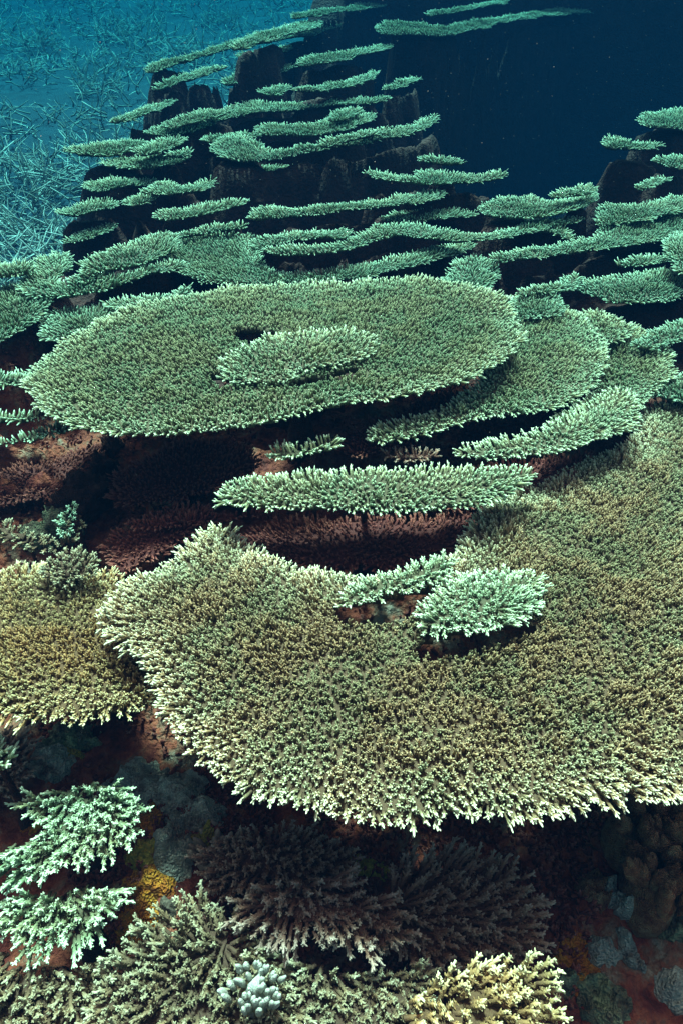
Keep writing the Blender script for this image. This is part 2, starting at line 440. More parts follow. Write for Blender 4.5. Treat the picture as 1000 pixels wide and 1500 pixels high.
bp = nd(nt, "ShaderNodeBump"); bp.inputs["Strength"].default_value = 1; bp.inputs["Distance"].default_value = .03
nt.links.new(n2.outputs[0], bp.inputs["Height"]); nt.links.new(bp.outputs[0], b.inputs["Normal"])
M_GROUND = m


# ------------------------------------------------------------------ mesh helpers
def mesh_np(name, V, T, mat, attrs=None, smooth=True):
    me = bpy.data.meshes.new(name)
    V = np.asarray(V, np.float32); T = np.asarray(T, np.int32)
    k = T.shape[1]
    me.vertices.add(len(V)); me.vertices.foreach_set("co", V.ravel())
    me.loops.add(T.size); me.loops.foreach_set("vertex_index", T.ravel())
    me.polygons.add(len(T))
    me.polygons.foreach_set("loop_start", np.arange(0, T.size, k, dtype=np.int32))
    me.polygons.foreach_set("use_smooth", np.full(len(T), smooth))
    me.update(calc_edges=True)
    for an, av in (attrs or {}).items():
        a = me.attributes.new(an, 'FLOAT', 'POINT')
        a.data.foreach_set("value", np.asarray(av, np.float32))
    me.materials.append(mat)
    return me


def link(name, me, parent=None, loc=None):
    o = bpy.data.objects.new(name, me); COL.objects.link(o)
    if parent is not None:
        o.parent = parent
    if loc is not None:
        o.location = loc
    return o


def thing(name, label, cat, loc, group=None):
    o = bpy.data.objects.new(name, None); COL.objects.link(o)
    o.location = tuple(float(c) for c in loc); o.empty_display_size = .05
    o['label'] = label; o['category'] = cat
    if group:
        o['group'] = group
    return o


def tube(P, rad, ns, cap=True, capmax=9):
    """tube along points P (n,3) -> verts, tris, t"""
    P = np.asarray(P, float); n = len(P)
    d = np.gradient(P, axis=0); d /= np.linalg.norm(d, axis=1)[:, None] + 1e-9
    ref = np.array((.3, .9, .1)) if abs(d[0] @ np.array((.3, .9, .1))) < .9 else np.array((1., 0, 0))
    V = []; t = []
    for i in range(n):
        a = np.cross(d[i], ref); a /= np.linalg.norm(a) + 1e-9; b_ = np.cross(d[i], a)
        for k in range(ns):
            th = 2 * math.pi * k / ns
            V.append(P[i] + rad[i] * (math.cos(th) * a + math.sin(th) * b_)); t.append(i / (n - 1))
    T = []
    for i in range(n - 1):
        for k in range(ns):
            a0 = i * ns + k; a1 = i * ns + (k + 1) % ns
            T += [(a0, a1, a1 + ns), (a0, a1 + ns, a0 + ns)]
    if cap:
        V.append(P[-1] + d[-1] * min(rad[-1] * .9, capmax)); t.append(1.0)
        for k in range(ns):
            T.append(((n - 1) * ns + k, (n - 1) * ns + (k + 1) % ns, len(V) - 1))
    return V, T, t


def merge(parts):
    V = []; T = []; t = []
    for v, tr, tt in parts:
        o = len(V); V += list(v); T += [(a + o, b_ + o, c + o) for a, b_, c in tr]; t += list(tt)
    return np.array(V, float), np.array(T, int), np.array(t, float)


def sprig(level, seed):
    """branchlet template of unit height along +z; t = 0 at the base, 1 at growing tips"""
    r = random.Random(seed)
    bx, by = r.uniform(-.18, .18), r.uniform(-.18, .18)
    fat = r.uniform(.85, 1.15)
    if level == 'far':
        P = [(0, 0, -.25), (bx * .5, by * .5, .45), (bx, by, .9)]
        return merge([tube(P, [.22 * fat, .20 * fat, .07], 4)])
    if level == 'mid':
        P = [(0, 0, -.25), (bx * .3, by * .3, .3), (bx * .7, by * .7, .68), (bx, by, .93)]
        ps = [tube(P, [.22 * fat, .21 * fat, .16 * fat, .07], 5)]
        for k in range(2):
            th = r.uniform(0, 6.28); z = r.uniform(.3, .6)
            dx, dy = math.cos(th), math.sin(th)
            ps.append(tube([(dx * .05, dy * .05, z), (dx * .36, dy * .36, z + .28)], [.12, .06], 3))
        return merge(ps)
    if level == 'near':
        P = [(0, 0, -.25), (bx * .3, by * .3, .25), (bx * .6, by * .6, .6), (bx, by, .9)]
        ps = [tube(P, [.21 * fat, .20 * fat, .17 * fat, .08], 6)]
        n = r.randint(4, 6)
        th0 = r.uniform(0, 6.28)
        for k in range(n):
            th = th0 + k * 2.4 + r.uniform(-.3, .3); z = .15 + .55 * k / n
            dx, dy = math.cos(th), math.sin(th); L = r.uniform(.26, .42)
            ps.append(tube([(dx * .05, dy * .05, z), (dx * L, dy * L, z + .2)], [.125, .08], 3))
        return merge(ps)
    # 'branch': long finger with side twigs, for the open corals near the camera
    P = [(0, 0, -.05), (bx * .5, by * .5, .25), (bx * .9, by * .9 + .03, .5), (bx * 1.2, by * 1.2 + .07, .76), (bx * 1.3, by * 1.3 + .12, .95)]
    ps = [tube(P, [.10 * fat, .095 * fat, .085 * fat, .07 * fat, .035], 6)]
    for k in range(9):
        f = .15 + .8 * k / 9; i = min(3, int(f * 4)); q = f * 4 - i
        c = np.array(P[i]) * (1 - q) + np.array(P[i + 1]) * q
        th = k * 2.4 + r.uniform(-.4, .4); L = r.uniform(.14, .26) * (1.1 - .5 * f)
        dr = np.array((math.cos(th), math.sin(th), .75))
        e = c + dr * L
        ps.append(tube([c, c + dr * L * .55, e], [.06, .052, .025], 4))
        if r.random() < .5:
            dr2 = np.array((math.cos(th + 1.2), math.sin(th + 1.2), .8))
            ps.append(tube([c + dr * L * .5, c + dr * L * .5 + dr2 * L * .5], [.045, .022], 4))
    v, tr, t = merge(ps)
    t = np.clip(.25 * t + .75 * (v[:, 2] - v[:, 2].min()) / (v[:, 2].max() - v[:, 2].min()), 0, 1)
    return v, tr, t


LEVELS = {lv: [sprig(lv, 100 + k) for k in range(9 if lv in ('near', 'branch') else 7)] for lv in ('far', 'mid', 'near', 'branch')}


def frames(D, spin):
    D = D / np.linalg.norm(D, axis=1)[:, None]
    ref = np.where(np.abs(D[:, 2:3]) < .9, np.array([[0, 0, 1.]]), np.array([[1., 0, 0]]))
    A = np.cross(ref, D); A /= np.linalg.norm(A, axis=1)[:, None]
    B = np.cross(D, A)
    c = np.cos(spin)[:, None]; s = np.sin(spin)[:, None]
    X = A * c + B * s; Y = -A * s + B * c
    return X, Y, D


def spray(level, P, D, L, W, rim, tone):
    """many branchlets as one mesh: verts, tris, tip, tone"""
    tm = LEVELS[level]
    n = len(P)
    which = rng.integers(0, len(tm), n); spin = rng.uniform(0, 6.28, n)
    X, Y, Z = frames(D, spin)
    VV = []; TT = []; A1 = []; A2 = []; off = 0
    for k, (v, tr, t) in enumerate(tm):
        m_ = np.where(which == k)[0]
        if not len(m_):
            continue
        w = W[m_][:, None, None]; l = L[m_][:, None, None]
        q = (X[m_][:, None, :] * v[None, :, 0:1] * w + Y[m_][:, None, :] * v[None, :, 1:2] * w
             + Z[m_][:, None, :] * v[None, :, 2:3] * l) + P[m_][:, None, :]
        VV.append(q.reshape(-1, 3))
        idx = (np.arange(len(m_)) * len(v))[:, None, None] + tr[None, :, :] + off
        TT.append(idx.reshape(-1, 3)); off += len(m_) * len(v)
        if level in ('near', 'mid'):
            zz = np.clip((v[:, 2] + .2) / 1.15, 0, 1); t = .45 * t + .55 * zz
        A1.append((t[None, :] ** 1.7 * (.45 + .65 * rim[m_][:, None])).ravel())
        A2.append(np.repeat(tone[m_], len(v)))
    return np.concatenate(VV), np.concatenate(TT), np.concatenate(A1), np.concatenate(A2)


VARIANT_MESH = {}


def variant(level, k, mat, rim):
    key = (level, k, mat.name, round(rim, 1))
    if key not in VARIANT_MESH:
        v, tr, t = LEVELS[level][k]
        if level in ('near', 'mid'):
            zz = np.clip((v[:, 2] + .2) / 1.15, 0, 1); t = .45 * t + .55 * zz
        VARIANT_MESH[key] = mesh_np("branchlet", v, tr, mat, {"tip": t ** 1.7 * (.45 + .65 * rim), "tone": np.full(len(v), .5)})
    return VARIANT_MESH[key]


from mathutils import Matrix, Vector


def coral(pts, label, z=None, tx=0.0, ty=0.0, level='far', sp=.018, length=.026, width=None, mat=None, holes=(),
          single=0, wav=.012, lean0=12, name='table_coral', cat='coral', cell=.02, dz=0, grow=None, piece='branchlet',
          bowl=0.0, stalk=True, group=None, thick=.016, foot_r=.09, plate=True, rimw=.04, keep=1.0, noisy=.012):
    mat = mat or M_CORAL
    pts = np.array(pts, float)
    cu, cv = pts.mean(0)
    if z is None:
        z = terrace_z(pts[:, 1].max() * .6 + cv * .4) + dz
    c0 = at_z(cu, cv, z)
    nrm = np.array((math.sin(R(ty)), -math.sin(R(tx)), math.cos(R(tx)))); nrm /= np.linalg.norm(nrm)

    def unproj(uv):
        out = []
        for u, v in uv:
            d = ray(u, v); t = ((c0 - np.array((0, 0, CAM_H))) @ nrm) / (d @ nrm)
            out.append((d * t)[:2])
        return np.array(out)
    poly = unproj(smooth_poly(pts))
    # uneven growing edge
    cc = poly.mean(0)
    seed = int(abs(cu * 13 + cv * 7)) % 9973
    dn = np.array([fbm(np.array([i * .9]), np.array([seed * .37]), 2, seed)[0] for i in range(len(poly))])
    dirv = (poly - cc) / (np.linalg.norm(poly - cc, axis=1)[:, None] + 1e-6)
    poly = poly + dirv * (dn * noisy * 2)[:, None]
    hp = [unproj(smooth_poly(h)) for h in holes]

    def zat(XY, dist=None):
        x, y = XY[:, 0], XY[:, 1]
        base = c0[2] - (nrm[0] * (x - c0[0]) + nrm[1] * (y - c0[1])) / nrm[2]
        w = wav * 2 * fbm(x * 3.1 + seed, y * 3.1, 3, 51) + wav * .7 * fbm(x * 11, y * 11 + seed, 2, 52)
        if dist is not None and bowl:
            w = w - bowl * (1 - np.exp(-dist / .12))
        return base + w

    lo = poly.min(0) - .01; hi = poly.max(0) + .01
    gx = np.arange(lo[0], hi[0] + cell, cell); gy = np.arange(lo[1], hi[1] + cell, cell)
    nx, ny = len(gx), len(gy)
    GX, GY = np.meshgrid(gx, gy)
    G = np.stack([GX.ravel(), GY.ravel()], 1)
    ins = inside(G, poly)
    dist, nearp = edge_dist(G, poly)
    ins &= dist > (.022 if level == 'branch' else .006)
    for h in hp:
        ins &= ~inside(G, h)
    # stalk foot: interior point, towards the back of the plate
    idx = np.where(ins)[0]
    if not len(idx):
        idx = np.array([0])
    tgt = np.array((cc[0], cc[1] * .4 + hi[1] * .6))
    sc = np.linalg.norm(G[idx] - tgt, axis=1) - .6 * np.minimum(dist[idx], .1)
    foot = G[idx[int(np.argmin(sc))]]
    fz = float(ground_z(foot[0], foot[1]))
    ptop = float(zat(foot[None, :], np.array([.2]))[0])
    fz = min(fz, ptop - .05)
    org = np.array((foot[0], foot[1], fz))
    root = thing(name, label, cat, org, group)
    if plate:
        zt = zat(G, dist)
        k = np.arange(nx * ny).reshape(ny, nx)
        q = np.stack([k[:-1, :-1], k[:-1, 1:], k[1:, 1:], k[1:, :-1]], -1).reshape(-1, 4)
        ok = ins[q].all(1); q = q[ok]
        if len(q):
            used = np.unique(q); remap = np.full(nx * ny, -1); remap[used] = np.arange(len(used)); n = len(used)
            th = thick * (.45 + .55 * np.clip(dist[used] / .06, 0, 1))
            top = np.column_stack([G[used], zt[used]]); bot = top - np.column_stack([0 * th, 0 * th, th])
            qa = remap[q]; qb = (qa + n)[:, ::-1]
            ed = {}
            for f in qa:
                for i in range(4):
                    a, b_ = int(f[i]), int(f[(i + 1) % 4])
                    if (b_, a) in ed:
                        del ed[(b_, a)]
                    else:
                        ed[(a, b_)] = 1
            side = np.array([(b_, a, a + n, b_ + n) for a, b_ in ed])
            F = np.concatenate([qa, qb, side])
            V = np.concatenate([top, bot]) - org
            me = mesh_np("plate", V, F, mat, {"tip": np.concatenate([np.full(n, .03), np.full(n, 0.)]), "tone": np.full(2 * n, .5)})  # plate takes the dark base colour, painted shade under the branchlets
            link("plate", me, root)
    h = ptop - thick * .5 - fz
    if stalk and h > .10:
        a = min(foot_r, .35 * float(np.sqrt(max(1e-4, len(idx) * cell * cell))), .7 * float(edge_dist(foot[None, :], poly)[0][0]))
        P = [(0, 0, -.04), (0, 0, h * .35), (0, 0, h * .75), (0, 0, h - .004)]
        v, tr, t = merge([tube(P, [max(a * 2.0, .03), a, a * .85, a * 1.3], 10, capmax=.001)])
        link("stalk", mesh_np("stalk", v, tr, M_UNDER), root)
    # branchlets on a jittered lattice
    s = sp; rows = np.arange(lo[1], hi[1], s * .866)
    Ps = []
    for j, yy in enumerate(rows):
        xs = np.arange(lo[0] + (j % 2) * s * .5, hi[0], s)
        Ps.append(np.stack([xs, np.full(len(xs), yy)], 1))
    P2 = np.concatenate(Ps) + rng.normal(0, s * .24, (sum(len(a) for a in Ps), 2))
    if keep < 1:
        P2 = P2[rng.random(len(P2)) < keep]
    P2 = P2[inside(P2, poly)]
    for h in hp:
        P2 = P2[~inside(P2, h)]
    if not len(P2):
        return root
    d2, n2 = edge_dist(P2, poly)
    if level == 'branch':
        P2, n2, d2 = P2[d2 > .005], n2[d2 > .005], d2[d2 > .005]
    out = n2 - P2; out /= np.linalg.norm(out, axis=1)[:, None] + 1e-9
    ctr = np.array(grow) if grow is not None else cc
    if grow is not None and abs(grow[0]) > 20:
        ctr = unproj([grow])[0]
    rad = P2 - ctr; rad /= np.linalg.norm(rad, axis=1)[:, None] + 1e-9
    rf = np.exp(-d2 / rimw)
    o2 = out * rf[:, None] + rad * (1 - rf)[:, None]
    if level == 'branch':
        o2 = rad * .8 + out * .4 * rf[:, None]
    o2 /= np.linalg.norm(o2, axis=1)[:, None] + 1e-9
    hi_lean = 68 if level != 'branch' else 74
    lean = np.radians(lean0 + (hi_lean - lean0) * rf ** 1.2 + rng.normal(0, 22 if level == 'branch' else 12, len(P2)))
    D = np.column_stack([o2 * np.sin(lean)[:, None], np.cos(lean)]) + rng.normal(0, .10, (len(P2), 3))
    zz = zat(P2, d2)
    mound = fbm(P2[:, 0] * 16, P2[:, 1] * 16, 2, 77) + .5 * fbm(P2[:, 0] * 45, P2[:, 1] * 45, 1, 78)
    mound = mound + .10 * np.sin(d2 * 85 + 6 * fbm(P2[:, 0] * 3, P2[:, 1] * 3, 2, 81))
    L = length * rng.uniform(.65, 1.25, len(P2)) * (1 + 1.1 * mound) * (1 + .25 * rf)
    W = (width or length) * rng.uniform(.85, 1.15, len(P2))
    P3 = np.column_stack([P2, zz]) - org
    tone = np.clip(.5 + 1.2 * mound + rng.normal(0, .18, len(P2)), 0, 1)
    if single:
        cd = np.linalg.norm(P3 + org - np.array((0, 0, CAM_H)), axis=1) - .25 * rf
        order = np.argsort(cd)[:single]
        msk = np.zeros(len(P2), bool); msk[order] = True
        X, Y, Z = frames(D[order], rng.uniform(0, 6.28, len(order)))
        for i, j in enumerate(order):
            me = variant(level, int(rng.integers(0, len(LEVELS[level]))), mat, min(1.0, round(float(rf[j]) * 2) / 2))
            o = link(piece, me, root)
            Mx = Matrix((Vector(X[i] * W[j]), Vector(Y[i] * W[j]), Vector(Z[i] * L[j]))).transposed().to_4x4()
            Mx.translation = Vector(P3[j]); o.matrix_local = Mx
        P3, D, L, W, rf, tone = P3[~msk], D[~msk], L[~msk], W[~msk], rf[~msk], tone[~msk]
    if len(P3):
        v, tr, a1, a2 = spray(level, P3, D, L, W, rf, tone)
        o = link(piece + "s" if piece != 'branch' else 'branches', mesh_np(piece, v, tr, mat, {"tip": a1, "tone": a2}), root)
        o['kind'] = 'stuff'
    EX.append(root)
    return root


# ------------------------------------------------------------------ ground sheet
def axis(lo, hi, dense_lo, dense_hi, step, growth):
    a = list(np.arange(dense_lo, dense_hi, step)); s = step; x = a[-1]
    while x < hi:
        s *= growth; x += s; a.append(x)
    s = step; x = a[0]; pre = []
    while x > lo:
        s *= growth; x -= s; pre.append(x)
    return np.array(pre[::-1] + a)


gx = axis(-60, 60, -1.6, 2.2, .018, 1.035)
gy = np.concatenate([axis(-6, 2.0, .15, 1.9, .016, 1.03)[:-1], axis(2.0, 110, 2.0, 9.0, .022, 1.03)])
gy = np.unique(np.round(gy, 4))
GX, GY = np.meshgrid(gx, gy)
GZ = ground_z(GX, GY)
fade = sstep(30, 60, np.hypot(GX, GY))
GZ = np.minimum(GZ, 2.7) * (1 - fade) + 1.2 * fade
k = np.arange(GX.size).reshape(GX.shape)
F = np.stack([k[:-1, :-1], k[:-1, 1:], k[1:, 1:], k[1:, :-1]], -1).reshape(-1, 4)
w = sstep(-.3, .2, GX - reef_edge(GY))
g = link("ground", mesh_np("ground", np.column_stack([GX.ravel(), GY.ravel(), GZ.ravel()]), F, M_GROUND, {"reef": w.ravel(), "crust": sstep(2.3, 1.6, GY + .6 * fbm(GX * 3, GY * 3, 3, 8)).ravel()}))  # crust falls off with distance, leaving the rock painted dark as shade
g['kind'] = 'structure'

# ------------------------------------------------------------------ the large table corals near the camera
NEAR = dict(level='near', sp=.0104, length=.0195, width=.0132, cell=.012, lean0=10)
MID = dict(level='mid', sp=.0104, length=.0155, width=.0134, cell=.014, lean0=14)

coral([(1070, 1150), (1000, 1158), (930, 1168), (860, 1183), (780, 1195), (700, 1198), (640, 1201), (580, 1206), (500, 1193), (440, 1176),
       (380, 1166), (330, 1140), (290, 1100), (252, 1055), (236, 1010), (215, 975), (190, 950), (157, 925), (153, 900), (185, 865),
       (240, 830), (285, 795), (330, 775), (352, 800), (420, 832), (500, 850), (560, 850), (630, 845), (680, 800), (710, 755), (780, 715),
       (860, 680), (930, 645), (945, 600), (1000, 585), (1070, 590)],
      "huge olive table coral with white fringed rim filling the lower right foreground", z=1.0, single=300, wav=.022, mat=M_PINK, rimw=.055,
      holes=[[(500, 890), (560, 880), (622, 868), (628, 888), (592, 910), (530, 920), (498, 916)],
             [(600, 960), (640, 936), (700, 926), (772, 918), (778, 932), (722, 948), (645, 966)]], **NEAR)
coral([(500, 885), (520, 862), (580, 845), (638, 820), (660, 824), (655, 842), (630, 856), (570, 872), (530, 888)],
      "small ragged shelf raised on the huge foreground table coral, left of the bright squarish one", z=1.030, tx=-5, stalk=False, single=60, **NEAR)
coral([(612, 905), (635, 872), (680, 845), (740, 838), (782, 844), (790, 870), (780, 900), (740, 916), (680, 924), (630, 928)],
      "bright squarish little shelf standing on the middle of the huge foreground table coral", z=1.036, tx=-6, stalk=False, single=150, rimw=.07,
      **NEAR)
coral([(-60, 1050), (0, 1052), (60, 1060), (130, 1052), (200, 1035), (250, 1000), (262, 950), (210, 905), (185, 850), (120, 840),
       (60, 835), (20, 835), (-60, 870)],
      "yellowish brown table coral at the left edge, tucked under the huge foreground one", z=.95, single=300, wav=.03, mat=M_BROWN, rimw=.05, **NEAR)
coral([(62, 845), (75, 820), (110, 808), (140, 826), (130, 850), (90, 858)],
      "tuft of upright pale branchlets behind the yellowish table coral at left", z=.985, tx=10, level='near', sp=.011, length=.019, width=.015,
      mat=M_BUSHY, single=40, wav=.01, stalk=True)
coral([(-70, 1100), (-10, 1092), (4, 1108), (12, 1130), (0, 1148), (-60, 1165)],
      "white tipped coral just poking in at the left edge below the yellowish table coral", z=.87, single=30, level='near', sp=.013,
      length=.024, width=.018)
coral([(323, 728), (335, 706), (400, 698), (520, 690), (640, 686), (720, 686), (776, 692), (760, 715), (700, 738), (600, 748),
       (480, 748), (380, 743), (335, 738)],
      "long narrow pale shelf coral alone over the dark hollow in the middle", z=1.10, single=300, tx=4, rimw=.05, foot_r=.022, **MID)
coral([(395, 668), (400, 657), (440, 655), (478, 643), (493, 640), (490, 655), (450, 667), (410, 673)],
      "tiny white tipped sprig shelf under the front rim of the big round table coral", z=1.13, tx=10, single=40, rimw=.05, foot_r=.012, **MID)
coral([(42, 575), (52, 540), (100, 500), (180, 460), (290, 432), (400, 420), (520, 414), (640, 414), (718, 434), (753, 465),
       (758, 500), (733, 528), (690, 552), (600, 577), (500, 597), (420, 612), (350, 624), (230, 634), (130, 628), (75, 608)],
      "big round olive green table coral in the centre with a smaller tier on top", z=1.2, single=300, wav=.014, bowl=.01,
      holes=[[(345, 484), (362, 480), (403, 484), (400, 496), (370, 500), (348, 497)],
             [(435, 558), (470, 550), (520, 540), (528, 546), (490, 558), (440, 565)],
             [(308, 549), (322, 548), (344, 561), (334, 568), (318, 560)]], **MID)
coral([(328, 550), (334, 524), (380, 505), (430, 490), (490, 486), (538, 492), (546, 510), (520, 530), (440, 546), (425, 560),
       (370, 564), (338, 558)],
      "oval tier growing in the middle of the big round table coral", z=1.213, tx=4, rimw=.04, stalk=True, **MID)
coral([(560, 653), (542, 637), (620, 610), (700, 562), (705, 500), (740, 440), (800, 442), (860, 470), (884, 515), (876, 558),
       (830, 590), (760, 608), (700, 612), (620, 638)],
      "curved olive table coral half hidden by the right rim of the big round one", z=1.12, single=200, **MID)
coral([(745, 448), (765, 434), (800, 430), (822, 445), (818, 462), (780, 468), (750, 466)],
      "small bluish knob of coral on the back edge of the curved olive table coral", z=1.14, mat=M_GREEN, **MID)
coral([(668, 662), (720, 651), (790, 632), (850, 594), (900, 572), (934, 592), (930, 620), (900, 640), (840, 660), (780, 670),
       (720, 676), (680, 672)],
      "brightly tipped fan coral under the curved olive one, above the huge foreground table", z=1.095, single=200, rimw=.07, **MID)
coral([(828, 480), (860, 486), (880, 470), (930, 482), (972, 510), (985, 540), (960, 570), (920, 598), (880, 602), (850, 560)],
      "rounded brownish table coral third from the centre, at the right", z=1.06, mat=M_CORAL, **MID)
coral([(838, 468), (860, 458), (890, 462), (918, 480), (915, 498), (880, 503), (850, 490)],
      "dim upright tuft behind the rounded brownish table coral at the right", z=1.10, mat=M_CORAL, **MID)
coral([(560, 670), (600, 664), (640, 668), (640, 675), (590, 677)],
      "thin dull ledge below the left tip of the curved olive table coral", z=1.08, mat=M_SHADE, **MID)
coral([(940, 578), (970, 560), (1010, 545), (1060, 545), (1060, 592), (1000, 590), (960, 582)],
      "greenish fan coral at the right edge just behind the huge foreground table", z=1.035, mat=M_GREEN, **MID)
coral([(925, 505), (960, 488), (1000, 472), (1050, 470), (1050, 490), (985, 500), (950, 512)],
      "narrow green ledge at the right edge beside the rounded brownish coral", z=1.09, mat=M_GREEN, **MID)

# ------------------------------------------------------------------ left side and the terraces behind
FAR = dict(level='far', sp=.0100, length=.0155, width=.0145, cell=.02)
FAR2 = dict(level='far', sp=.0165, length=.021, width=.019, cell=.03)
for pts, lab, kw in TERR:
    v = np.array(pts)[:, 1].mean()
    base = dict(FAR2 if v < 120 else FAR)
    if v < 240 and v >= 120:
        base.update(sp=.0120, length=.018, width=.0165, cell=.024)
    base.update(tx=2, mat=M_GREEN, rimw=.05, wav=.018, noisy=.02, group=None)
    base.update(kw)
    base.update(stalk=False, tx=float(rng.uniform(0, 4)), ty=float(rng.uniform(-3, 3)))
    coral(pts, lab, **base)

# ------------------------------------------------------------------ open branching corals in the foreground hollow
BR = dict(level='branch', piece='branch', name='branching_coral', sp=.0104, length=.029, width=.033, cell=.010, lean0=24, wav=.035,
          rimw=.06, thick=.01)
BRANCHY = [
    ([(-8, 1262), (5, 1232), (45, 1222), (66, 1205), (40, 1172), (85, 1158), (140, 1152), (190, 1162), (208, 1188), (206, 1215), (188, 1240), (150, 1258), (90, 1268), (45, 1278), (10, 1276)],
     "pale branching coral at left on the dark rock, upper of the two bright ones", dict(z=.80, mat=M_CORAL, grow=(125, 1120))),
    ([(-10, 1345), (10, 1310), (60, 1302), (110, 1296), (150, 1302), (175, 1300), (175, 1328), (155, 1352), (120, 1374), (80, 1384), (38, 1400), (15, 1375)],
     "pale branching coral at left, lower and whiter tipped of the two bright ones", dict(z=.76, mat=M_CORAL, grow=(95, 1262))),
    ([(-60, 1400), (0, 1390), (60, 1410), (120, 1400), (150, 1395), (175, 1440), (150, 1560), (-60, 1560)],
     "brown bushy coral filling the bottom left corner", dict(z=.72, mat=M_BUSHY, grow=(60, 1340), sp=.0125, length=.037, width=.038)),
    ([(150, 1475), (165, 1425), (210, 1375), (240, 1345), (290, 1318), (340, 1340), (370, 1390), (420, 1440), (420, 1570), (180, 1570)],
     "grey green coral with fanned branches at the bottom beside the orange sponge", dict(z=.74, mat=M_BUSHY, grow=(330, 1380), sp=.0125, length=.037, width=.038)),
    ([(390, 1420), (440, 1412), (560, 1432), (620, 1425), (620, 1570), (390, 1570)],
     "brown stubby coral at the bottom edge in the middle", dict(z=.72, mat=M_BUSHY, grow=(480, 1400), lean0=25)),
    ([(590, 1465), (640, 1440), (720, 1420), (780, 1410), (798, 1440), (800, 1480), (790, 1560), (600, 1560)],
     "yellow coral with long branches and white tips at the bottom right", dict(z=.80, mat=M_BROWN, grow=(520, 1480), sp=.0125, length=.037, width=.038, lean0=42)),
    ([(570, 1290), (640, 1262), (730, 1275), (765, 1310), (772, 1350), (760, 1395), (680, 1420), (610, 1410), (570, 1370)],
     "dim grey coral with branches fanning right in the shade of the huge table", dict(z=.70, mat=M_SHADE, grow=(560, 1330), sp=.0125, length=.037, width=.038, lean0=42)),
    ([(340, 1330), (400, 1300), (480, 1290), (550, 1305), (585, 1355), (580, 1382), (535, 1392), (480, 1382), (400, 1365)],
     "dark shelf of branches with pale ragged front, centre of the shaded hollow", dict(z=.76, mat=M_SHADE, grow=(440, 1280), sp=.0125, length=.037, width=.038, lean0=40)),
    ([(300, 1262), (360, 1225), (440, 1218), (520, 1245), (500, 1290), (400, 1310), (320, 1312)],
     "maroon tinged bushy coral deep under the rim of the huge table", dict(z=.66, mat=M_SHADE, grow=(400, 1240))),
    ([(-60, 1125), (0, 1075), (35, 1085), (40, 1120), (10, 1160), (-60, 1180)],
     "dark grey coral at the left edge under the yellowish table coral", dict(z=.68, mat=M_SHADE, grow=(-60, 1130))),
]
DIM = [  # hollow corals, their shade painted in as dark maroon
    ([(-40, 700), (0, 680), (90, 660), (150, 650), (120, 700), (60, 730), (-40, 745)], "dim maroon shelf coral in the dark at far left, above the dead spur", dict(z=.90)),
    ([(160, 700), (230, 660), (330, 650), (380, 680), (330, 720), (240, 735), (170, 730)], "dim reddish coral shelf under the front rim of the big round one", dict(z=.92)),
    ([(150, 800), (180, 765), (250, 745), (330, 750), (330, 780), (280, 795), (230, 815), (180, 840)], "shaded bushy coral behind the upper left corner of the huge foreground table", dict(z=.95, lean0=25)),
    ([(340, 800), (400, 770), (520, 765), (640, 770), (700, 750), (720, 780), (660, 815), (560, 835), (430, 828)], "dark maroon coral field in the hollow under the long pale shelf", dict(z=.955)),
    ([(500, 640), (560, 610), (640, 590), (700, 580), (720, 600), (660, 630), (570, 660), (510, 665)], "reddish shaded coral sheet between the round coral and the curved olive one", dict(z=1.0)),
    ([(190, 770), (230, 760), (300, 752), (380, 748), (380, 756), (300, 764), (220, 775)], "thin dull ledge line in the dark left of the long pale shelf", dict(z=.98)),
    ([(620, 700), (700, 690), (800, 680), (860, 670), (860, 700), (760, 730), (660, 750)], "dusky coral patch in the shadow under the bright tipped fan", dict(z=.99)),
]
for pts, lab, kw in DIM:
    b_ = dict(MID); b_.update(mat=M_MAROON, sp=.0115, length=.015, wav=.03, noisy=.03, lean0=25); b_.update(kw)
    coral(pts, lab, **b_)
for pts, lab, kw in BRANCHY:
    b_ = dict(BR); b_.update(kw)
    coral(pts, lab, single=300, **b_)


# ------------------------------------------------------------------ lumps, crusts and fingers on the rock
def ico(sub):
    import bmesh
    bm = bmesh.new(); bmesh.ops.create_icosphere(bm, subdivisions=sub, radius=1)
    V = np.array([v.co[:] for v in bm.verts]); T = np.array([[v.index for v in f.verts] for f in bm.faces]); bm.free()
    return V, T


ICO = {s: ico(s) for s in (2, 3, 4)}


def lump_mesh(rad, mat, seed, amp=.35, sub=4, freq=1.6, name='lump', ctr=(0, 0, 0), rot=0.0, tilt=0.0):
    V, T = ICO[sub]
    n = (fbm(V[:, 0] * freq + seed, V[:, 1] * freq + V[:, 2] * freq * 1.3, 3, seed)
         + .55 * fbm(V[:, 2] * freq * 2.7 + seed, V[:, 0] * freq * 2.1 - V[:, 1] * freq * 2.3, 3, seed + 5)
         + .30 * fbm(V[:, 0] * freq * 6 + V[:, 2] * 3, V[:, 1] * freq * 6 - V[:, 2] * 5, 2, seed + 9))
    P = V * (1 + amp * 2 * n)[:, None] * np.array(rad)
    c, s = math.cos(tilt), math.sin(tilt)
    P = np.column_stack([P[:, 0] * c + P[:, 2] * s, P[:, 1], -P[:, 0] * s + P[:, 2] * c])
    c, s = math.cos(rot), math.sin(rot)
    P = np.column_stack([P[:, 0] * c - P[:, 1] * s, P[:, 0] * s + P[:, 1] * c, P[:, 2]]) + np.array(ctr)
    return mesh_np(name, P, T, mat, {"tip": np.clip(V[:, 2] * .3 + .5, 0, 1), "tone": np.full(len(V), .5)})


